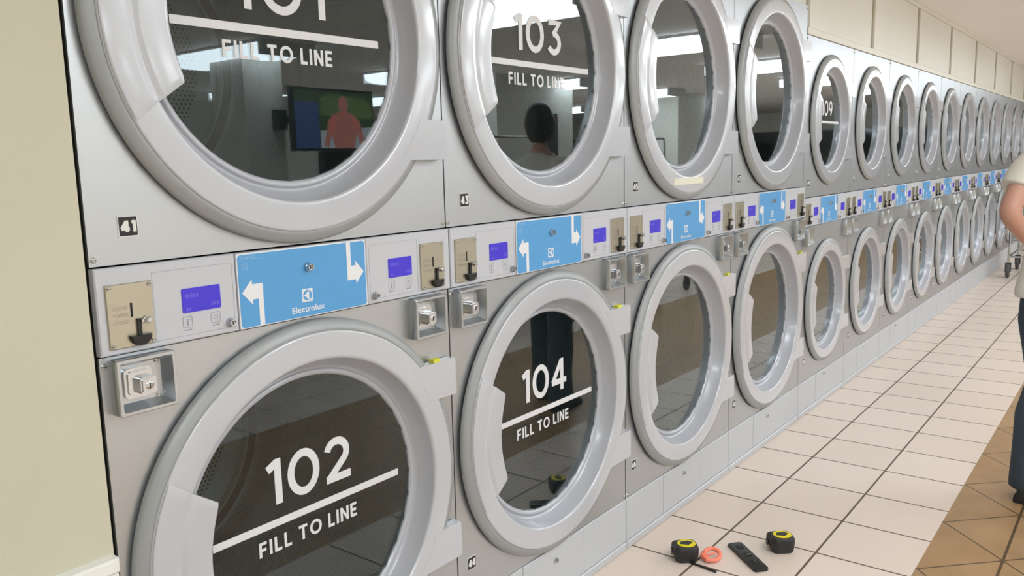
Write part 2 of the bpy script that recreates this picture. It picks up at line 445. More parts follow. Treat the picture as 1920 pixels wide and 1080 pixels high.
def keylock(mb, x, z, r, y, L=.012, mi=(0, 1)):
    mb.lathe([(0, y-L*.8), (r*.62, y-L*.8), (r*.66, y-L), (r*.8, y-L), (r*.92, y-L*.55), (r, y-L*.5), (r*1.12, y-.002), (r*1.12, y)], 24, x, z, mi=mi[0])
    mb.box(x-r*.12, x+r*.12, y-L*.84, y-L*.78, z-r*.45, z+r*.45, mi[1])
class Kit: pass
def make_kit(w, zp, zb, zt, top, clo, cup, k, small):
    K = Kit(); K.w = w; K.cx = cx = w/2; K.clo, K.cup, K.k = clo, cup, k
    g = .0022
    # carcass
    b = MB(); y0, y1 = .006, .88
    vs = [(x, y, z) for x in (g, w-g) for y in (y0, y1) for z in (.0, top)]
    b.add(vs, [(0, 1, 3, 2), (4, 6, 7, 5), (0, 2, 6, 4), (1, 5, 7, 3), (2, 3, 7, 6)])
    K.cabinet = b.mesh('cabinet', 'gap black', fixn=False)
    K.lower = panel_hole(g, w-g, zp+.0015, zb-.002, cx, clo, .375*k, 0, .006).mesh('lower_panel', 'stainless')
    K.upper = panel_hole(g, w-g, zt+.002, top, cx, cup, .375*k, 0, .006).mesh('upper_panel', 'stainless')
    # plinth with the lint door cut line
    lx0, lx1 = (.295, .62) if small else (.300, .650)
    b = MB(); b.bevbox(g, lx0-.0012, -.003, .012, .030, zp-.0015, .002); b.bevbox(lx1+.0012, w-g, -.003, .012, .030, zp-.0015, .002)
    b.bevbox(g, w-g, -.008, .012, 0, .029, .004); b.box(g, w-g, .004, .012, .02, zp-.001)
    K.plinth = b.mesh('plinth', 'plinth grey')
    K.lint = MB().bevbox(lx0, lx1, -.0045, .003, .031, zp-.0015, .002).mesh('lint_door', 'plinth grey')
    b = MB(); keylock(b, .478 if not small else .44, .148 if not small else .172, .009, -.0045, .008); K.lintlock = b.mesh('lint_lock', ['chrome', 'black'], True)
    # control strip
    s = w/W; zz = lambda z: zb+(z-1.1202)*(zt-zb)/(1.2825-1.1202); xx = lambda x: x*s
    yf = -.012
    def fascia(x0, x1):
        b = MB(); b.bevbox(x0, x1, yf, .006, zb+.0015, zt-.0015, .0025)
        a0, a1, c0, c1 = x0+.014*s, x1-.010*s, zz(1.130), zz(1.2665)
        return b
    b = fascia(g, xx(.2895)); K.fasL = b.mesh('control_panel', 'fascia grey')
    b = fascia(xx(.6465), w-g); K.fasR = b.mesh('control_panel', 'fascia grey')
    def frame(x0, x1, z0, z1, t=.0009):
        b = MB(); y = yf-.0004
        b.box(x0, x1, y, yf, z1-t, z1); b.box(x0, x1, y, yf, z0, z0+t); b.box(x0, x0+t, y, yf, z0, z1); b.box(x1-t, x1, y, yf, z0, z1); return b
    K.outL = frame(xx(.109), xx(.281), zz(1.1325), zz(1.2640)).mesh('outline', 'fascia line')
    K.outR = frame(xx(.655), xx(.820), zz(1.1325), zz(1.2640)).mesh('outline', 'fascia line')
    def screen(x0, x1):
        b = MB(); b.prism(rnd(xx(x0), xx(x1), zz(1.177), zz(1.2245), .003), yf-.0012, yf)
        sg = [MB(), MB(), MB()]; y = yf-.0016
        for i in range(5): sg[0].box(xx(x0+.006+i*.006), xx(x0+.0105+i*.006), y, yf-.0012, zz(1.2055), zz(1.2135))
        for i in range(3): sg[1].box(xx(x1-.022+i*.006), xx(x1-.0175+i*.006), y, yf-.0012, zz(1.1845), zz(1.1915))
        for i in range(2): sg[2].box(xx(x0+.007+i*.006), xx(x0+.0115+i*.006), y, yf-.0012, zz(1.1805), zz(1.1865))
        return b.mesh('display', 'lcd'), [q_.mesh('display_readout', 'lcd segments') for q_ in sg]
    K.scrL = screen(.166, .250); K.scrR = screen(.717, .798)
    def button(x, icon):
        b = MB(); y = yf-.0006; x = xx(x); z = zz(1.159); o = rnd(x-.0105, x+.0105, z-.011, z+.011, .0035, 4); i = rnd(x-.0095, x+.0095, z-.010, z+.010, .003, 4); m = len(o)
        b.add([(p, y, q) for p, q in o]+[(p, y, q) for p, q in i], [(j, (j+1) % m, m+(j+1) % m, m+j) for j in range(m)])
        if icon: b.box(x-.0012, x+.0012, y, yf, z-.004, z+.006); b.lathe([(0, y), (.0028, y)], 12, x, z-.005); b.box(x+.004, x+.0075, y, yf, z+.003, z+.0038)
        else: b.lathe([(.0040, y), (.0050, y)], 18, x, z); b.box(x-.0004, x+.0004, y, yf, z, z+.003)
        for q in range(4): b.box(x-.008+q*.0042, x-.0048+q*.0042, y, yf, z-.0165, z-.0145)
        return b.mesh('button', 'print grey', fixn=False)
    K.btn = [button(.175, 1), button(.2365, 0), button(.726, 1), button(.785, 0)]
    b = MB(); keylock(b, xx(.268), zz(1.143), .0085, yf, .014); K.klL = b.mesh('key_lock', ['chrome', 'black'], True)
    b = MB(); keylock(b, xx(.668), zz(1.141), .0085, yf, .014); K.klR = b.mesh('key_lock', ['chrome', 'black'], True)
    # coin plates
    def coin(x0):
        x1 = x0+.088; X0, X1 = xx(x0), xx(x1); Z0, Z1 = zz(1.1325), zz(1.2505); wv = X1-X0; hv = Z1-Z0
        p = MB().bevbox(X0, X1, yf-.004, yf, Z0, Z1, .0012); q = MB(); screw(q, 0, 0, .0042, 0)
        spots = [(X0+wv*u, yf-.004, Z0+hv*v) for u in (.07, .93) for v in (.05, .95)]
        P = lambda u, v: (X0+wv*u, Z0+hv*v)
        sl = MB(); a = P(.49, .47); c = P(.535, .69); sl.box(a[0], c[0], yf-.0046, yf-.004, a[1], c[1])
        cup = MB(); y = yf-.004
        a = P(.60, .16); c = P(.68, .43); cup.box(a[0], c[0], y-.005, y, a[1], c[1])
        ctr = P(.64, .175); rr = wv*.235
        cup.lathe([(0, y-.0), (rr, y-.0), (rr, y-.003), (rr*.9, y-.011), (0, y-.013)], 18, ctr[0], ctr[1], PI, 2*PI, caps=True)
        kn = MB(); c = P(.80, .395); kn.lathe([(0, y-.014), (.0045, y-.0145), (.0066, y-.012), (.0066, y-.004), (.0044, y-.002), (.0044, y)], 20, c[0], c[1])
        kn.box(P(.66, 0)[0], c[0], y-.009, y-.006, c[1]-.0025, c[1]+.0025)
        tx = MB()
        for t, v in (('DOLLAR', .60), ('TOKENS', .49), ('ACCEPTED', .375)):
            a = P(.10, v); font_text(tx, t, a[0], a[1], wv*.34, hv*.055, y-.0002)
        return [x.mesh(n_, m_, sm) for x, n_, m_, sm in ((p, 'coin_plate', 'coin steel', False), (q, 'plate_screws', ['screw steel', 'black'], True), (sl, 'coin_slot', 'gap black', False), (cup, 'coin_return_cup', 'black', 40), (kn, 'return_knob', 'chrome', True), (tx, 'engraved_text', 'print engraved', False))]+[spots]
    K.coinL = coin(.018); K.coinR = coin(.8285)
    # blue access panel
    bx0, bx1 = xx(.2905), xx(.6455)
    K.blue = MB().bevbox(bx0, bx1, yf, .006, zb+.0015, zt-.0015, .002).mesh('access_panel', 'fascia line')
    yb = yf-.0012
    K.blueprint = MB().prism(rnd(bx0+.004, bx1-.004, zb+.0045, zt-.006, .008), yb, yf).mesh('blue_label', 'panel blue')
    K.blueedge = MB().prism(rnd(bx0+.0012, bx1-.0012, zb+.0027, zt-.0027, .004), yf-.0006, yf).mesh('label_border', 'print white')
    ya = yb-.0004
    b = MB(); pts = [(.3515, 1.1225), (.3515, 1.2135), (.3285, 1.2135), (.3285, 1.2235), (.3005, 1.1985), (.3285, 1.1705), (.3285, 1.1815), (.3395, 1.1815), (.3395, 1.1225)]
    pts2 = [(xx(x), zz(z)) for x, z in pts]
    def poly(mb, quads):
        for q in quads: mb.prism([(xx(x), zz(z)) for x, z in q], ya, yb)
    poly(b, [[(.3395, 1.1250), (.3515, 1.1250), (.3515, 1.2135), (.3395, 1.2135)], [(.3255, 1.1815), (.3395, 1.1815), (.3395, 1.2135), (.3255, 1.2135)], [(.3005, 1.1975), (.3255, 1.1705), (.3255, 1.2245)]])
    K.arrL = b.mesh('arrow', 'print white')
    b = MB(); poly(b, [[(.5850, 1.1885), (.5975, 1.1885), (.5975, 1.2785), (.5850, 1.2785)], [(.5975, 1.1885), (.6110, 1.1885), (.6110, 1.2215), (.5975, 1.2215)], [(.6110, 1.1780), (.6350, 1.2050), (.6110, 1.2320)]])
    K.arrR = b.mesh('arrow', 'print white')
    b = MB(); keylock(b, xx(.472), zz(1.2335), .0095, yb, .013); K.klB = b.mesh('panel_lock', ['chrome', 'black'], True)
    b = MB(); c = (xx(.4665), zz(1.1710)); h = .0145
    b.prism([(c[0]-h, c[1]-h), (c[0]+h, c[1]-h), (c[0]+h, c[1]+h), (c[0]-h, c[1]+h)], ya, yb, 0)
    b.lathe([(0, ya-.0002), (h*.84, ya-.0002)], 32, c[0], c[1], mi=1)
    r = h*.84
    def cv(p, q, m_, n=8):
        return [((1-t)**2*p[0]+2*t*(1-t)*m_[0]+t*t*q[0], (1-t)**2*p[1]+2*t*(1-t)*m_[1]+t*t*q[1]) for t in [i/n for i in range(n)]]
    sh = cv((-1, 0), (.22, -1), (-.15, -.22))+cv((.22, -1), (.22, 1), (.62, 0))+cv((.22, 1), (-1, 0), (-.15, .22))
    # star-shaped about a point on the axis: fan
    b.add([(c[0]+.12*r, ya-.0004, c[1])]+[(c[0]+p*r, ya-.0004, c[1]+q*r) for p, q in sh], [(0, i+1, (i+1) % len(sh)+1) for i in range(len(sh))], 0)
    b.add([(c[0]+p*r, ya-.0006, c[1]+q*r) for p, q in ((.24, -.62), (.30, -.3), (.33, 0), (.30, .3), (.24, .62))] + [(c[0]+.42*r, ya-.0006, c[1])], [(0, 1, 5), (1, 2, 5), (2, 3, 5), (3, 4, 5)], 1)
    K.logo = b.mesh('emblem', ['print white', 'panel blue'], fixn=False)
    b = MB(); font_text(b, 'Electrolux', xx(.423), zz(1.1345), .090*s, .0135*s, ya, 0, .012); K.brand = b.mesh('wordmark', 'print white', fixn=False)
    b = MB(); font_text(b, 'T5425S', xx(.301), zz(1.2665), .036*s, .0065, ya)
    b.box(xx(.337), xx(.372), ya, yb, zz(1.2660), zz(1.2664))
    x, z = xx(.303), zz(1.2450)
    for q in ((x, x+.014, z, z+.001), (x, x+.001, z, z+.012), (x+.013, x+.014, z, z+.012), (x, x+.014, z+.012, z+.013)): b.box(q[0], q[1], ya, yb, q[2], q[3])
    b.lathe([(.0035, ya), (.0045, ya)], 16, x+.007, z+.006)
    K.model = b.mesh('model_print', 'print pale blue', fixn=False)
    # recessed lock boxes under the strip
    def lockbox(x0):
        x1 = x0+.116*(1 if not small else .92); z1 = zb-.006; z0 = z1-.106*(1 if not small else .92); yy = -.030; t = .007
        b = MB()
        o = rnd(x0, x1, z0, z1, .004, 3); i = rnd(x0+t, x1-t, z0+t, z1-t, .003, 3); j = rnd(x0+t+.010, x1-t-.010, z0+t+.010, z1-t-.010, .003, 3); m = len(o)
        vs = [(p, 0, q) for p, q in o]+[(p, yy+.002, q) for p, q in o]+[(p+(.0015 if p < (x0+x1)/2 else -.0015), yy, q+(.0015 if q < (z0+z1)/2 else -.0015)) for p, q in o]+[(p, yy, q) for p, q in i]+[(p, -.002, q) for p, q in j]
        fs = [tuple(4*m+c_ for c_ in range(m))]
        for c_ in range(m):
            d = (c_+1) % m
            for L in range(4): fs.append((L*m+c_, L*m+d, (L+1)*m+d, (L+1)*m+c_))
        b.add(vs, fs)
        mx, mz = (x0+x1)/2, (z0+z1)/2
        l = MB()
        if not small:
            l.prism(rnd(mx-.036, mx+.018, mz-.027, mz+.030, .010), -.010, -.002)
            l.prism(rnd(mx-.030, mx+.013, mz-.021, mz+.024, .008), -.0135, -.010)
            l2 = MB(); l2.prism(rnd(mx-.015, mx+.017, mz-.020, mz+.013, .007), -.028, -.012, 0)
            l2.prism(rnd(mx-.012, mx+.014, mz-.017, mz+.010, .005), -.031, -.028, 0)
            l2.lathe([(0, -.0318), (.0075, -.0318), (.0085, -.031)], 18, mx+.001, mz-.0035, mi=0); l2.box(mx-.0002, mx+.0022, -.0322, -.0316, mz-.009, mz+.002, 1)
            sc = MB(); screw(sc, 0, 0, .005, 0); spots = [(u, -.002, v) for u, v in ((mx+.032, mz+.034), (mx+.032, mz-.032), (mx-.042, mz+.034))]
            return [b.mesh('lock_box', 'cast zinc', 40), l.mesh('latch_plate', 'chrome', 40), l2.mesh('barrel_lock', ['chrome', 'black'], 40), sc.mesh('box_screw', ['screw steel', 'black'], True), spots]
        l.prism(rnd(mx-.040, mx+.040, mz-.036, mz+.036, .005), -.008, -.002)
        return [b.mesh('lock_box', 'cast zinc', 40), l.mesh('cover_plate', 'fascia grey', 40)]
    K.boxL = lockbox(.018); K.boxR = lockbox(w-.036-.118 if not small else w-.025-.107)
    # screws at the sheet corners
    b = MB(); screw(b, 0, 0, .0055, 0); K.screw = b.mesh('screw', ['screw steel', 'black'], True)
    K.screws = [(x, 0, z) for x in (.010, w-.010) for z in (zt+.014, top-.016, zb-.018, zp+.012)]
    # round doors
    R = lambda pts: [(r_*k, y_*k) for r_, y_ in pts]
    K.seal = MB().lathe(R([(.440, .001), (.440, -.0070), (.405, -.0070), (.405, .001)]), 96).mesh('door_gap_shade', 'gap black', True)  # black ring painting in the shadow gap between door and panel
    band = [(.440, -.0060), (.4520, -.0060), (.4555, -.0090), (.4545, -.0145), (.4500, -.0200), (.4360, -.0262), (.4305, -.0275), (.4292, -.0267)]
    face = [(.4292, -.0267), (.4288, -.0287), (.4272, -.0303), (.4250, -.0309), (.4235, -.0310), (.4000, -.0312), (.3735, -.0311), (.3720, -.0310), (.3690, -.0304), (.3665, -.0290), (.3648, -.0268), (.3640, -.0250), (.3637, -.0240)]
    well = [(.3637, -.0240), (.3630, -.0220), (.3580, -.0080), (.3470, .0170), (.3455, .0190), (.3420, .0225), (.3390, .0235), (.3360, .0225), (.3345, .0190), (.3320, .0172), (.3275, .0175), (.3225, .0205), (.3195, .0280)]
    b = MB(); b.lathe(R(band), 128, mi=1); b.lathe(R(face), 128, mi=0); b.lathe(R(well), 128, mi=2); b.lathe(R([(.3195, .0280), (.350, .0320), (.372, .0200), (.373, .0010)]), 96, mi=2)
    K.door = b.mesh('door', ['door plastic', 'shaded rim plastic', 'well plastic'], 50)
    # pane, a thin slab in the inner lip
    K.glass = MB().lathe(R([(0, .0245), (.323, .0245), (.323, .0280), (0, .0280)]), 96).mesh('glass_pane', 'door glass')
    # handle plate: a raised sector on the side away from the hinges
    b = MB(); prof = [(.4270, -.0275), (.4266, -.0327), (.4245, -.0345), (.4225, -.0348), (.3800, -.0360), (.3770, -.0358), (.3690, -.0330), (.3650, -.0330), (.3580, -.0363), (.3550, -.0367), (.3060, -.0360), (.3030, -.0355), (.2985, -.0325), (.2965, -.0275), (.2975, -.0200), (.3300, -.0180), (.3600, -.0240)]
    n = 40; m = len(prof); vs = []
    for i in range(n+1):
        t = -1+2*i/n
        for r_, y_ in prof:
            half = math.radians(25.0+(r_-.2965)/(.427-.2965)*3.2); e = 1-.02*max(0, abs(t)-.9)/.1
            a = PI+t*half; rr = r_+(.004*(abs(t)**8) if r_ < .31 else 0)
            vs.append((rr*k*math.cos(a), y_*k*(1 if abs(t) < .985 else .96), rr*k*math.sin(a)))
    fs = [(i*m+q, (i+1)*m+q, (i+1)*m+(q+1) % m, i*m+(q+1) % m) for i in range(n) for q in range(m)]+[tuple(range(m)), tuple(range(n*m+m-1, n*m-1, -1))]
    b.add(vs, fs); K.handle = b.mesh('handle', 'door plastic', 40)
    # two hinge leaves on the other side
    def hinge(sg):
        b = MB(); xr = (w/2-.014)/k; pts = []
        zi, zo = .182, .281
        r0 = .402
        a_o = math.asin(zo/r0); a_i = math.asin(zi/r0)
        inner = [(r0*math.cos(a_o+(a_i-a_o)*i/8), r0*math.sin(a_o+(a_i-a_o)*i/8)) for i in range(9)]
        xb = .405
        # inner edge, then along the door rim, a small fillet, the tab end
        pts = [(inner[i][0], inner[i][1]) for i in range(9)]
        pts = pts+[(xr-.004, zi), (xr, zi+.004), (xr, zo-.004), (xr-.004, zo)]
        pts = [(p*k, q*k*sg) for p, q in pts]
        if sg < 0: pts = pts[::-1]
        b.prism(pts, -.0316*k, -.005*k)
        return b.mesh('hinge_leaf', 'door plastic')
    K.hinges = [hinge(1), hinge(-1)]
    b = MB(); b.box((.375)*k, (.400)*k, -.030*k, -.012*k, .281*k, .290*k); K.hingetag = b.mesh('hinge_tag', 'tag yellow')
    # drum behind the door
    b = MB(); b.lathe([(.376*k, .036), (.405*k, .06), (.405*k, .80)], 72); K.drum = b.mesh('drum', 'drum wall', True)
    K.back = MB().lathe([(0, .79), (.405*k, .79)], 72).mesh('drum_back', 'drum back')
    K.ring = MB().lathe([(.350*k, .788), (.353*k, .770), (.378*k, .768), (.384*k, .788)], 72).mesh('drum_gasket', 'gasket', True)
    K.ring2 = MB().lathe([(.3405*k, .788), (.3425*k, .768), (.349*k, .766), (.3505*k, .788)], 72).mesh('drum_hoop', 'drum steel', True)
    return K
KB = make_kit(W, .1973, 1.1202, 1.2825, 2.209, .657, 1.743, 1.0, False)
KS = make_kit(WS, .1973, 1.0659, 1.2207, 2.065, .615, 1.640, .785, True)
def door_text(num, k, z_bar, z_num, z_fill, hn):
    b = MB(); y0, y1 = .0236, .0245
    out = {}
    y0 *= k; y1 *= k
    stroke_text(b, num, -.116*k, z_num, .240*k, hn, .0185*k, y0, y1)
    out['n'] = b.mesh('door_number', 'lettering')
    b = MB(); b.box(-.262*k, .280*k, y0, y1, z_bar-.0085*k, z_bar+.0085*k); out['b'] = b.mesh('fill_line', 'lettering')
    if z_fill is not None:
        out['f'] = []
        for wd_, xa, wd2 in (('FILL', -.150, .0865), ('TO', -.0415, .0655), ('LINE', .0455, .0885)):
            b = MB(); stroke_text(b, wd_, xa*k, z_fill, wd2*k, .0345*k, .0066*k, y0, y1, .26); out['f'].append(b.mesh('fill_word', 'lettering'))
    return out
def sticker(num, x, z):
    a = MB().box(x-.019, x+.019, -.0012, 0, z-.019, z+.019).mesh('number_sticker', 'sticker paper')
    b = MB().box(x-.0172, x+.0172, -.0016, -.0012, z-.0172, z+.0172).mesh('sticker_ground', 'sticker black')
    c = MB(); stroke_text(c, num, x-.0138, z-.0105, .0276, .021, .0062, -.0021, -.0016, .22); return a, b, c.mesh('sticker_number', 'sticker paper', fixn=False)
def build_dryer(i):
    small = i >= 4; K = KS if small else KB
    x0 = W*i if not small else X4+WS*(i-4)
    if i == 0: lab = 'large stacked dryer with 101 and 102 on its doors, beside the cream wall'
    elif i == 1: lab = 'large stacked dryer with 103 and 104 on its doors'
    elif i == 2: lab = 'large stacked dryer with a pale yellow strip under its plain upper door'
    elif i == 3: lab = 'large stacked dryer with unmarked doors, standing next to the first shorter dryer'
    elif i == 4: lab = 'small stacked dryer with 109 on its upper door, joining the large dryers'
    else: lab = 'small stacked dryer, %s of the small ones counted from the large dryers' % ordn[i-4]
    t = thing('stacked_dryer', lab, 'dryer', (x0, 0, 0), 0, 'small stacked dryers' if small else 'large stacked dryers')
    near = i < 9
    link('cabinet', K.cabinet, t)
    link('lower_front_panel', K.lower, t); link('upper_front_panel', K.upper, t)
    link('plinth', K.plinth, t); ld = link('lint_door', K.lint, t); link('lint_lock', K.lintlock, ld)
    if near:
        for q in K.screws: link('panel_screw', K.screw, t, q)
    for fas, out, scr, btn, kl in ((K.fasL, K.outL, K.scrL, K.btn[:2], K.klL), (K.fasR, K.outR, K.scrR, K.btn[2:], K.klR)):
        p = link('control_panel', fas, t); link('display', scr[0], p, label='glowing violet blue display')
        if near:
            link('panel_outline', out, p); [link('display_readout', q, p) for q in scr[1]]; link('key_lock', kl, p)
            for b in btn: link('button', b, p)
    for c in (K.coinL, K.coinR):
        p = link('coin_plate', c[0], t, label='dull brass toned coin plate')
        link('coin_return_cup', c[3], p); link('return_knob', c[4], p)
        if near: [link('plate_screw', c[1], p, q) for q in c[6]]; link('coin_slot', c[2], p); link('engraved_text', c[5], p)
    p = link('access_panel', K.blue, t, label='sky blue panel with white arrows')
    link('blue_label', K.blueprint, p); link('label_border', K.blueedge, p); link('arrow', K.arrL, p); link('arrow', K.arrR, p); link('panel_lock', K.klB, p)
    link('emblem', K.logo, p); link('wordmark', K.brand, p)
    if near: link('model_print', K.model, p)
    for bx in (K.boxL, K.boxR):
        p = link('lock_box', bx[0], t)
        for n_, m_ in zip(('latch_plate', 'barrel_lock') if not small else ('cover_plate',), bx[1:]): link(n_, m_, p)
        if not small: [link('box_screw', bx[3], p, q) for q in bx[4]]
    for up in (0, 1):
        cz = K.cup if up else K.clo; loc = (K.cx, 0, cz)
        d = link('door', K.door, t, loc); link('door_gap_shade', K.seal, d); link('glass_pane', K.glass, d); link('handle', K.handle, d)
        for h in K.hinges: link('hinge_leaf', h, d)
        if not up and not small: link('hinge_tag', K.hingetag, d, label='small yellow tag on the upper hinge')
        dr = link('drum', K.drum, t, loc); link('drum_back', K.back, dr); link('drum_gasket', K.ring, dr); link('drum_hoop', K.ring2, dr)
        num = {0: ('102', '101'), 1: ('104', '103'), 4: (None, '109')}.get(i, (None, None))[up]
        if num:
            k = K.k
            if up: tt = door_text(num, k, -.005*k if not small else -.010, .034*k, -.067*k if not small else None, .104*k)
            else: tt = door_text(num, k, .006, .048, -.060, .105)
            link('door_number', tt['n'], d); link('fill_line', tt['b'], d)
            for q in tt.get('f', []): link('fill_word', q, d)
        if i == 2 and up:
            link('yellow_strip', MB().box(-.150, .110, -.0322, -.0308, -.395, -.369).mesh('yellow_strip', 'strip yellow'), d, label='pale yellow paper strip')
        if i < 9:
            nn = str(41+2*i+(0 if up else 1))
            a, b, c = sticker(nn, .079 if up else (.060 if not small else .09), (K.up_z if up else .312))
            s_ = link('number_sticker', a, t); link('sticker_ground', b, s_); link('sticker_number', c, s_)
KB.up_z = 1.3525; KS.up_z = 1.300
for i in range(15): build_dryer(i)

# ------------------------------------------------------------------ small tools on the floor
def tape_measure(lab, x, y, rz):
    t = thing('tape_measure', lab, 'tape measure', (x, y, 0), rz, 'tape measures on the floor')
    o = rnd(-.041, .041, -.040, .040, .026, 8); o = [(p-(.010 if (p < 0 and q < -.01) else 0), q) for p, q in o]
    b = MB(); lay = [(.0, .84), (.004, .90), (.014, .95), (.036, 1.0), (.050, .985), (.058, .88)]
    m = len(o); vs = [(p*s_, q*s_, z) for z, s_ in lay for p, q in o]; fs = []
    for L in range(len(lay)-1):
        for i in range(m): j = (i+1) % m; fs.append((L*m+i, L*m+j, (L+1)*m+j, (L+1)*m+i))
    fs += [tuple(range(m-1, -1, -1)), tuple((len(lay)-1)*m+i for i in range(m))]
    b.add(vs, fs); link('case', b.mesh('case', 'tape case', 50), t)
    d = MB()
    n = 36; vs = [(0, .002, .0605)]+[(.033*math.cos(2*PI*i/n), .002+.030*math.sin(2*PI*i/n), .0600) for i in range(n)]+[(.0335*math.cos(2*PI*i/n), .002+.0305*math.sin(2*PI*i/n), .057) for i in range(n)]
    d.add(vs, [(0, i+1, (i+1) % n+1) for i in range(n)]+[(i+1, n+1+i, n+1+(i+1) % n, (i+1) % n+1) for i in range(n)])
    c = link('yellow_disc', d.mesh('yellow_disc', 'tape yellow'), t, label='yellow label disc on top')
    q = MB(); pts = [(-.024, -.006), (.004, -.016), (.024, .001), (.010, .016), (-.018, .012)]
    q.add([(u, v+.002, .0615) for u, v in pts]+[(u, v+.002, .0595) for u, v in pts], [(0, 1, 2, 3, 4)]+[(i, i+5, (i+1) % 5+5, (i+1) % 5) for i in range(5)])
    link('label_patch', q.mesh('label_patch', 'tape case'), c)
    h = MB().prism(rnd(-.047, -.005, .006, .0565, .014, 5), .000, .036); link('mouth', h.mesh('mouth', 'tape case', 50), t)
    hk = MB().box(-.0515, -.0495, .010, .028, .014, .036).box(-.0505, -.040, .011, .027, .034, .0352); link('hook', hk.mesh('hook', 'dark steel'), t)
tape_measure('black and yellow tape measure on the beige tile, nearest the dryer plinth', 1.945, -.222, -.85)
tape_measure('black and yellow tape measure on the beige tile, beyond the black spirit level', 2.212, -.480, -.85)
t = thing('key_loop', 'coral orange plastic loop lying beside the dark pencil on the floor', 'loop', (1.998, -.298, .0095), 0)
t.rotation_euler = Matrix.Rotation(math.radians(17), 3, Vector((.61, -.79, 0))).to_euler()
b = MB(); b.tube([(.031*math.cos(2*PI*i/28), .027*math.sin(2*PI*i/28), .0085) for i in range(28)], .0082, 10, True); link('ring', b.mesh('ring', 'coral', True), t)
b = MB(); b.tube([(-.010, .034, .0085), (-.030, .026, .009), (-.036, .004, .010), (-.030, -.016, .009)], [.004, .009, .0105, .006], 10); link('tab', b.mesh('tab', 'coral', True), t)
b = MB(); b.tube([(-.022, .012, .016), (-.005, .003, .013), (.014, -.008, .008)], .0035, 8); link('catch', b.mesh('catch', 'coral', True), t)
def spirit_level(x, y, rz):
    t = thing('spirit_level', 'short black spirit level lying flat on the beige tile', 'level', (x, y, 0), rz)
    o = [(-.108, -.020), (-.102, -.027), (.102, -.027), (.108, -.020), (.108, .020), (.102, .027), (-.102, .027), (-.108, .020)]
    b = MB(); lay = [(0, .97), (.002, 1), (.0105, 1), (.013, .95)]; m = 8
    vs = [(p*s_, q*s_, z) for z, s_ in lay for p, q in o]; fs = [tuple(range(7, -1, -1)), tuple(24+i for i in range(8))]
    for L in range(3):
        for i in range(8): j = (i+1) % 8; fs.append((L*m+i, L*m+j, (L+1)*m+j, (L+1)*m+i))
    b.add(vs, fs); link('body', b.mesh('body', 'level black', 30), t)
    for px, ry in ((-.062, 0), (.0, PI/2), (.058, 0)):
        f = MB(); f.box(px-.014, px+.014, -.011, .011, .0125, .0138); fo = link('vial_frame', f.mesh('vial_frame', 'gap black'), t)
        v = MB(); v.tube([(px-.009*math.cos(ry), -.009*math.sin(ry), .0142), (px+.009*math.cos(ry), .009*math.sin(ry), .0142)], .0025, 10); link('vial', v.mesh('vial', 'vial', True), fo)
spirit_level(2.075, -.402, math.atan2(-.150, -.130))
t = thing('pencil', 'thin dark pencil on the floor in front of the nearer tape measure', 'pencil', (1.913, -.305, 0), math.radians(-97))
b = MB(); b.tube([(-.050, 0, .0042), (.050, 0, .0042)], .0042, 6); link('barrel', b.mesh('barrel', 'level black'), t)
b = MB(); b.tube([(-.050, 0, .0042), (-.062, 0, .0042)], [.0042, .0008], 6); link('point', b.mesh('point', 'rubber'), t)

# ------------------------------------------------------------------ laundry carts
def cart(lab, x, y, rz):
    t = thing('laundry_cart', lab, 'cart', (x, y, 0), rz, 'wire laundry carts')
    L_, D_ = .42, .27
    f = MB()
    for z in (.24, .42): f.tube([(-L_, -D_, z), (L_, -D_, z), (L_, D_, z), (-L_, D_, z)], .011, 8, True)
    for sx in (-1, 1):
        for sy in (-1, 1): f.tube([(sx*L_, sy*D_, .17), (sx*L_, sy*D_, .80)], .012, 8)
    f.tube([(-L_, 0, .24), (L_, 0, .24)], .010, 8)
    link('frame', f.mesh('frame', 'chrome', True), t)
    b = MB()
    for z in (.44, .53, .62, .71, .80): b.tube([(-L_, -D_, z), (L_, -D_, z), (L_, D_, z), (-L_, D_, z)], .004 if z < .8 else .009, 6, True)
    for i in range(-6, 7):
        for sy in (-1, 1): b.tube([(i*L_/6, sy*D_, .43), (i*L_/6, sy*D_, .80)], .003, 5)
        b.tube([(i*L_/6, -D_, .43), (i*L_/6, D_, .43)], .003, 5)
    for i in range(-4, 5):
        for sx in (-1, 1): b.tube([(sx*L_, i*D_/4, .43), (sx*L_, i*D_/4, .80)], .003, 5)
        b.tube([(-L_, i*D_/4, .43), (L_, i*D_/4, .43)], .003, 5)
    link('basket', b.mesh('basket', 'chrome', True), t)
    r = MB(); r.tube([(-L_, 0, .24), (-L_, 0, 1.62), (-L_+.03, 0, 1.66), (L_-.03, 0, 1.66), (L_, 0, 1.62), (L_, 0, .24)], .0125, 8); link('hanging_rail', r.mesh('hanging_rail', 'chrome', True), t)
    for sx in (-1, 1):
        for sy in (-1, 1):
            c = MB(); px, py = sx*L_, sy*D_
            c.box(px-.022, px+.022, py-.030, py+.030, .160, .172)
            for q in (-1, 1): c.box(px-.030, px+.012, py+q*.026-.003, py+q*.026+.003, .065, .165)
            co = link('caster', c.mesh('caster', 'dark steel'), t)
            wv = MB(); wv.lathe([(.0, -.019), (.035, -.019), (.045, -.016), (.073, -.018), (.080, -.011), (.080, .011), (.073, .018), (.045, .016), (.035, .019), (0, .019)], 24, px-.012, .080)
            wv.v = [(p[0], p[1]+py, p[2]) for p in wv.v]
            link('wheel', wv.mesh('wheel', 'wheel grey', 30), co)
cart('wire laundry cart rolling past the far dryers, partly hidden by the person', 10.72, -.47, .0)
cart('wire laundry cart with hanging rail, standing across the aisle from the numbered dryers', 5.0, -2.85, .15)
cart('wire laundry cart with hanging rail, standing beyond the one across from the numbered dryers', 7.3, -2.75, -.1)

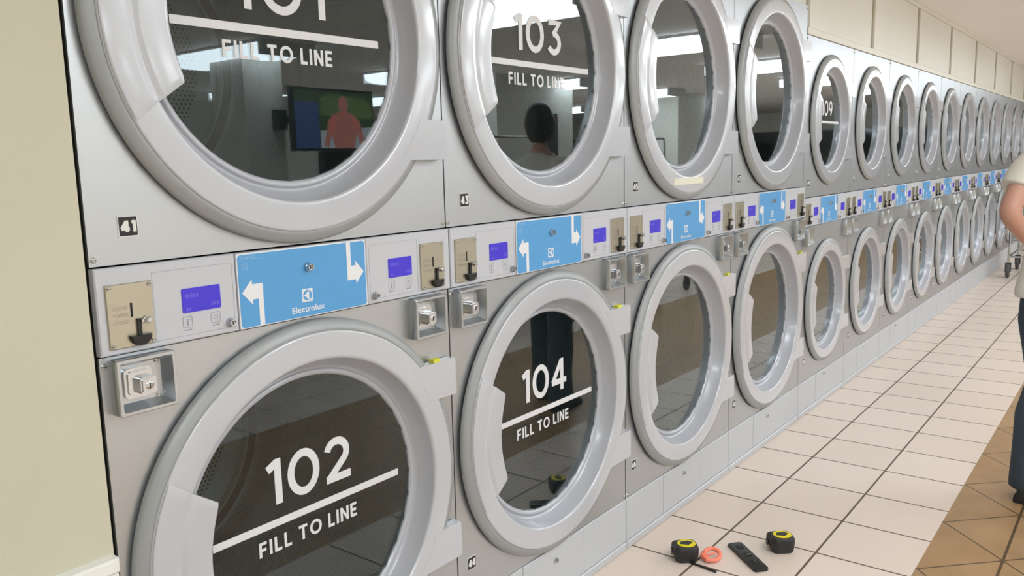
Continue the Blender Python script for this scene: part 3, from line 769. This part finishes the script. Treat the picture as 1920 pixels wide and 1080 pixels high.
# ------------------------------------------------------------------ television across the room
t = thing('television', 'black flat television on a wall arm showing a shirtless person outdoors', 'television', (4.72, -4.75, 1.885))
o = link('case', MB().bevbox(-.50, .50, -.03, .03, -.29, .29, .01).mesh('case', 'tv case'), t, (0, 0, 0), (0, 0, PI))
pic = MB().box(-.475, .475, -.0325, -.030, -.265, .265, 0)
pic.box(.20, .475, -.0335, -.0325, -.265, .16, 1)
pic.prism([(-.475, .02), (-.2, .02), (.0, .02), (.18, .05), (.18, .20), (.05, .245), (-.2, .22), (-.40, .20), (-.475, .10)], -.0333, -.0325, 4)
pic.prism([(-.475, -.265), (.19, -.265), (.19, -.10), (-.475, -.06)], -.0334, -.0325, 3)
tor = [(-.22, -.265), (.02, -.265), (.07, -.16), (.10, -.265), (.15, -.24), (.10, -.02), (.03, .06), (-.06, .08), (-.06, .09), (-.14, .09), (-.14, .08), (-.23, .05), (-.31, -.05), (-.36, -.24), (-.30, -.25), (-.25, -.14)]
pic.prism([(-.22, -.265), (.02, -.265), (.07, -.10), (.04, .05), (-.06, .08), (-.14, .08), (-.24, .05), (-.27, -.10)], -.0337, -.0325, 2)
pic.prism([(.02, .04), (.09, .0), (.15, -.24), (.10, -.26), (.04, -.08)], -.0337, -.0325, 2)
pic.prism([(-.22, .04), (-.25, -.08), (-.31, -.26), (-.37, -.24), (-.30, .0)], -.0337, -.0325, 2)
pic.prism([(-.10+.058*math.cos(2*PI*i/16), .145+.078*math.sin(2*PI*i/16)) for i in range(16)], -.0337, -.0325, 2)
link('screen', pic.mesh('screen', ['tv green', 'tv blue', 'tv skin', 'tv white', 'tv leaf'], fixn=True), t, (0, 0, 0), (0, 0, PI))
link('wall_arm', MB().box(-.04, .04, -.05, -.02, -.1, .1).box(-.025, .025, -.20, -.04, -.03, .03).box(-.46, .025, -.20, -.15, -.03, .03).box(-.52, -.42, -.245, -.15, -.09, .09).mesh('wall_arm', 'tv case'), t)

# ------------------------------------------------------------------ the person at the right
def skin_obj(name, nodes, edges, mat, parent, levels=2, root=0):
    me = bpy.data.meshes.new(name); me.from_pydata([n[0] for n in nodes], edges, []); me.update(); me.materials.append(M[mat])
    o = bpy.data.objects.new(name, me); COL.objects.link(o); o.parent = parent
    md = o.modifiers.new('skin', 'SKIN'); md.use_smooth_shade = True
    for i, n in enumerate(nodes):
        sv = me.skin_vertices[0].data[i]; r = n[1]; sv.radius = (r, r) if isinstance(r, (int, float)) else r
        sv.use_root = (i == root)
    sd = o.modifiers.new('sub', 'SUBSURF'); sd.levels = levels; sd.render_levels = levels
    return o
def chain(*ns):
    E_ = []
    for c in ns: E_ += [(c[i], c[i+1]) for i in range(len(c)-1)]
    return E_
PP = thing('person', 'person in white T-shirt and dark jeans with bent elbow, standing on the brown tiles', 'person', (3.27, -1.27, 0))
# local axes: the person looks along +x and a little to -y; their left is +y
nd = [((.00, .02, .95), (.085, .110)),      #0 pelvis
      ((-.01, .01, 1.12), (.080, .105)),    #1 waist
      ((-.02, -.01, 1.30), (.088, .115)),  #2 chest
      ((-.015, -.02, 1.42), (.060, .090)),   #3 upper chest
      ((.00, -.03, 1.50), (.055, .055)),  #4 neck
      ((.01, -.04, 1.56), (.055, .055)),  #5 neck top
      ((-.04, .150, 1.405), .050),        #6 left shoulder
      ((-.12, .205, 1.31), .047),         #7
      ((-.195, .235, 1.205), .043),       #8 left elbow
      ((-.09, .175, 1.115), .042),        #9 forearm
      ((.02, .115, 1.045), .030),         #10 left wrist
      ((.00, -.195, 1.39), .050),          #11 right shoulder
      ((.02, -.26, 1.25), .046),          #12
      ((.04, -.28, 1.12), .040),          #13 right elbow
      ((.13, -.24, 1.02), .038),          #14
      ((.21, -.18, .98), .028),           #15 right wrist
      ((.00, .100, .88), .066),           #16 left hip
      ((.01, .085, .50), .058),           #17 left knee
      ((-.04, .110, .36), .058),          #18 left calf
      ((-.04, .110, .09), .038),          #19 left ankle
      ((.05, -.09, .88), .066),           #20 right hip
      ((.12, -.12, .50), .058),           #21
      ((.13, -.12, .36), .058),           #22
      ((.13, -.13, .09), .038)]           #23
ed = chain([0, 1, 2, 3, 4, 5], [3, 6, 7, 8, 9, 10], [3, 11, 12, 13, 14, 15], [0, 16, 17, 18, 19], [0, 20, 21, 22, 23])
def hand(base, wr, d, side, thumb):
    """palm, four curled fingers and a thumb as extra skinned chains rooted at the wrist"""
    d = Vector(d).normalized(); s_ = Vector(side).normalized(); n_ = d.cross(s_).normalized(); w = Vector(wr)
    i0 = len(nd)
    nd.append((tuple(w+d*.035), (.026, .018))); nd.append((tuple(w+d*.075), (.034, .016))); ed.append((base, i0)); ed.append((i0, i0+1))
    for q, (off, ln) in enumerate(((-.028, .072), (-.009, .082), (.010, .076), (.028, .060))):
        a = w+d*.088+s_*off; b = a+d*ln*.45+n_*ln*.18; c = b+d*ln*.22+n_*ln*.30; e = c-d*ln*.06+n_*ln*.25
        k0 = len(nd)
        for p, r in ((a, .0095), (b, .0090), (c, .0085), (e, .0075)): nd.append((tuple(p), r))
        ed.append((i0+1, k0)); ed.extend([(k0, k0+1), (k0+1, k0+2), (k0+2, k0+3)])
    a = w+d*.035+s_*thumb*.034; b = a+d*.030+s_*thumb*.018+n_*.012; c = b+d*.030+n_*.012
    k0 = len(nd)
    for p, r in ((a, .012), (b, .0105), (c, .0085)): nd.append((tuple(p), r))
    ed.append((i0, k0)); ed.extend([(k0, k0+1), (k0+1, k0+2)])
hand(10, (.02, .115, 1.045), (.75, -.45, -.35), (0, .5, -.8), -1)
hand(15, (.21, -.18, .98), (.85, .35, -.2), (0, -.4, .85), 1)
skin_obj('body', nd, ed, 'skin', PP, 2, 0)
# head with face, turned away from the camera
HB = (.035, -.05, 1.655)
def head_mesh():
    bm = bmesh.new(); bmesh.ops.create_uvsphere(bm, u_segments=40, v_segments=28, radius=1)
    for v in bm.verts:
        x, y, z = v.co                             # face looks along +x
        wz = .118*(1 if z > 0 else 1.02)
        sx = .098; sy = .077
        jaw = max(0, -z)
        X = x*sx*(1-.22*jaw**1.5)+(.012*jaw if x > 0 else .014*jaw); Yv = y*sy*(1-.36*jaw**1.4); Z = z*wz
        if x > .55:
            dy = Yv; fz = Z
            X += .024*math.exp(-(dy/.011)**2-((fz+.022)/.020)**2)+.012*math.exp(-(dy/.009)**2-((fz-.002)/.026)**2)      # nose
            X -= .010*(math.exp(-((abs(dy)-.031)/.015)**2-((fz-.006)/.012)**2))                                     # eye sockets
            X += .006*math.exp(-(dy/.022)**2-((fz+.058)/.008)**2)                                                    # lips
            X += .007*math.exp(-(dy/.02)**2-((fz+.092)/.016)**2)                                                     # chin
            X += .004*math.exp(-((abs(dy)-.028)/.02)**2-((fz-.026)/.008)**2)                                         # brow
        v.co = (X, Yv, Z)
    for f in bm.faces: f.smooth = True
    me = bpy.data.meshes.new('head'); bm.to_mesh(me); bm.free(); me.materials.append(M['skin']); return me
hd = link('head', head_mesh(), PP, HB, (.08, 0, math.radians(-35)))
for s_ in (-1, 1):
    e = MB(); e.ball((.078, s_*.031, .005), (.012, .012, .009), 14, 10, 0); e.ball((.0865, s_*.031, .005), (.004, .005, .005), 10, 8, 1); link('eye', e.mesh('eye', ['eye', 'iris'], True), hd)
    e = MB(); e.tube([(.004, s_*.074, .018), (-.008, s_*.084, .030), (-.022, s_*.086, .018), (-.020, s_*.083, -.006), (-.006, s_*.077, -.026), (.004, s_*.073, -.024)], [.005, .008, .009, .009, .008, .005], 8); e.ball((-.008, s_*.075, .0), (.012, .007, .022), 10, 8); link('ear', e.mesh('ear', 'skin', True), hd)
e = MB(); e.ball((.088, 0, -.055), (.006, .021, .004), 14, 8); e.ball((.086, 0, -.064), (.006, .018, .0045), 14, 8); link('mouth', e.mesh('mouth', 'lips', True), hd)
def hair_mesh():
    bm = bmesh.new(); bmesh.ops.create_uvsphere(bm, u_segments=48, v_segments=32, radius=1)
    kill = []
    for v in bm.verts:
        x, y, z = v.co
        lim = -.80 if x < .0 else (-.80+x*2.3)
        if z < lim or (x > .55 and z < .62): kill.append(v)
        rr = 1.09+.012*math.sin(23*y+9*x)*math.cos(17*z)+.03*max(0, z)
        v.co = (x*.100*rr, y*.079*rr*1.02, z*.118*rr+.004)
    bmesh.ops.delete(bm, geom=kill, context='VERTS')
    ret = bmesh.ops.solidify(bm, geom=bm.faces[:], thickness=.008)
    for f in bm.faces: f.smooth = True
    me = bpy.data.meshes.new('hair'); bm.to_mesh(me); bm.free(); me.materials.append(M['hair']); return me
link('hair', hair_mesh(), hd)
# clothes: lofted rings and tubes melted into one skin each
def garment(name, rings, tubes, mat, voxel=.011, rep=5):
    b = MB(); n = 36; vs = []
    for z, cx, cy, rx, ry in rings:
        for k in range(n):
            a = 2*PI*k/n; c, s_ = math.cos(a), math.sin(a); q = 1+.012*math.sin(5*a+z*19)+.008*math.sin(9*a-z*31)
            vs.append((cx+rx*q*math.copysign(abs(c)**.85, c), cy+ry*q*math.copysign(abs(s_)**.85, s_), z))
    m = len(rings)
    b.add(vs, [(i_*n+k, i_*n+(k+1) % n, (i_+1)*n+(k+1) % n, (i_+1)*n+k) for i_ in range(m-1) for k in range(n)]+[tuple(range(n-1, -1, -1)), tuple((m-1)*n+k for k in range(n))])
    for pts, rad in tubes: b.tube(pts, rad, 24)
    o = link(name, b.mesh(name, mat, False), PP)
    r_ = o.modifiers.new('remesh', 'REMESH'); r_.mode = 'VOXEL'; r_.voxel_size = voxel; r_.use_smooth_shade = True
    sm = o.modifiers.new('smooth', 'SMOOTH'); sm.factor = .5; sm.iterations = rep
    return o
garment('t_shirt', [(.858, 0, .030, .138, .191), (.90, 0, .028, .135, .185), (1.0, -.005, .020, .128, .174), (1.12, -.015, .008, .124, .168), (1.25, -.025, -.005, .127, .178), (1.36, -.025, -.015, .122, .188), (1.425, -.018, -.02, .104, .172), (1.462, -.010, -.025, .086, .130), (1.50, -.002, -.03, .072, .074)],
        [([(-.02, .10, 1.40), (-.045, .155, 1.405), (-.08, .188, 1.355), (-.120, .213, 1.290)], [.07, .077, .074, .071]), ([(-.01, -.14, 1.40), (.0, -.20, 1.39), (.013, -.238, 1.31), (.021, -.258, 1.245)], [.07, .077, .073, .070])], 'shirt')
garment('jeans', [(.985, 0, .022, .116, .145), (.93, 0, .026, .122, .156), (.86, 0, .022, .128, .168), (.79, .01, .015, .122, .180), (.76, .015, .012, .105, .165)],
        [([(.0, .105, .86), (.0, .105, .76), (.005, .092, .64), (.015, .082, .50), (-.025, .108, .36), (-.04, .113, .24), (-.04, .114, .13), (-.03, .115, .055)], [.09, .094, .085, .074, .078, .072, .074, .077]),
         ([(.03, -.085, .86), (.05, -.09, .76), (.08, -.105, .64), (.12, -.12, .50), (.13, -.12, .36), (.13, -.125, .24), (.135, -.13, .13), (.145, -.13, .055)], [.09, .094, .085, .074, .078, .072, .072, .076])], 'jeans')
def shoe(x, y, rz):
    b = MB(); st = [(-.095, .030, .060), (-.085, .038, .078), (-.04, .041, .095), (.03, .043, .085), (.09, .048, .058), (.14, .047, .046), (.175, .032, .035)]; n = 14; vs = []
    for px, hw, h in st:
        for i in range(n):
            a = 2*PI*i/n; vs.append((px, hw*math.cos(a)*(1 if math.sin(a) < 0 else .9), .018+max(-.004, math.sin(a))*(h-.018)))
    fs = [(i*n+j, i*n+(j+1) % n, (i+1)*n+(j+1) % n, (i+1)*n+j) for i in range(len(st)-1) for j in range(n)]+[tuple(range(n-1, -1, -1)), tuple((len(st)-1)*n+i for i in range(n))]
    b.add(vs, fs); o = link('shoe', b.mesh('shoe', 'shoe', 50), PP, (x, y, 0), (0, 0, rz))
    s2 = MB(); pts = [(px*1.04, hw*1.06) for px, hw, h in st]+[(px*1.04, -hw*1.06) for px, hw, h in reversed(st)]
    m = len(pts); s2.add([(p, q, 0) for p, q in pts]+[(p, q, .020) for p, q in pts], [tuple(range(m-1, -1, -1)), tuple(range(m, 2*m))]+[(i, (i+1) % m, m+(i+1) % m, m+i) for i in range(m)])
    link('sole', s2.mesh('sole', 'rubber', 30), o)
shoe(-.01, .113, -.1); shoe(.16, -.13, -.45)
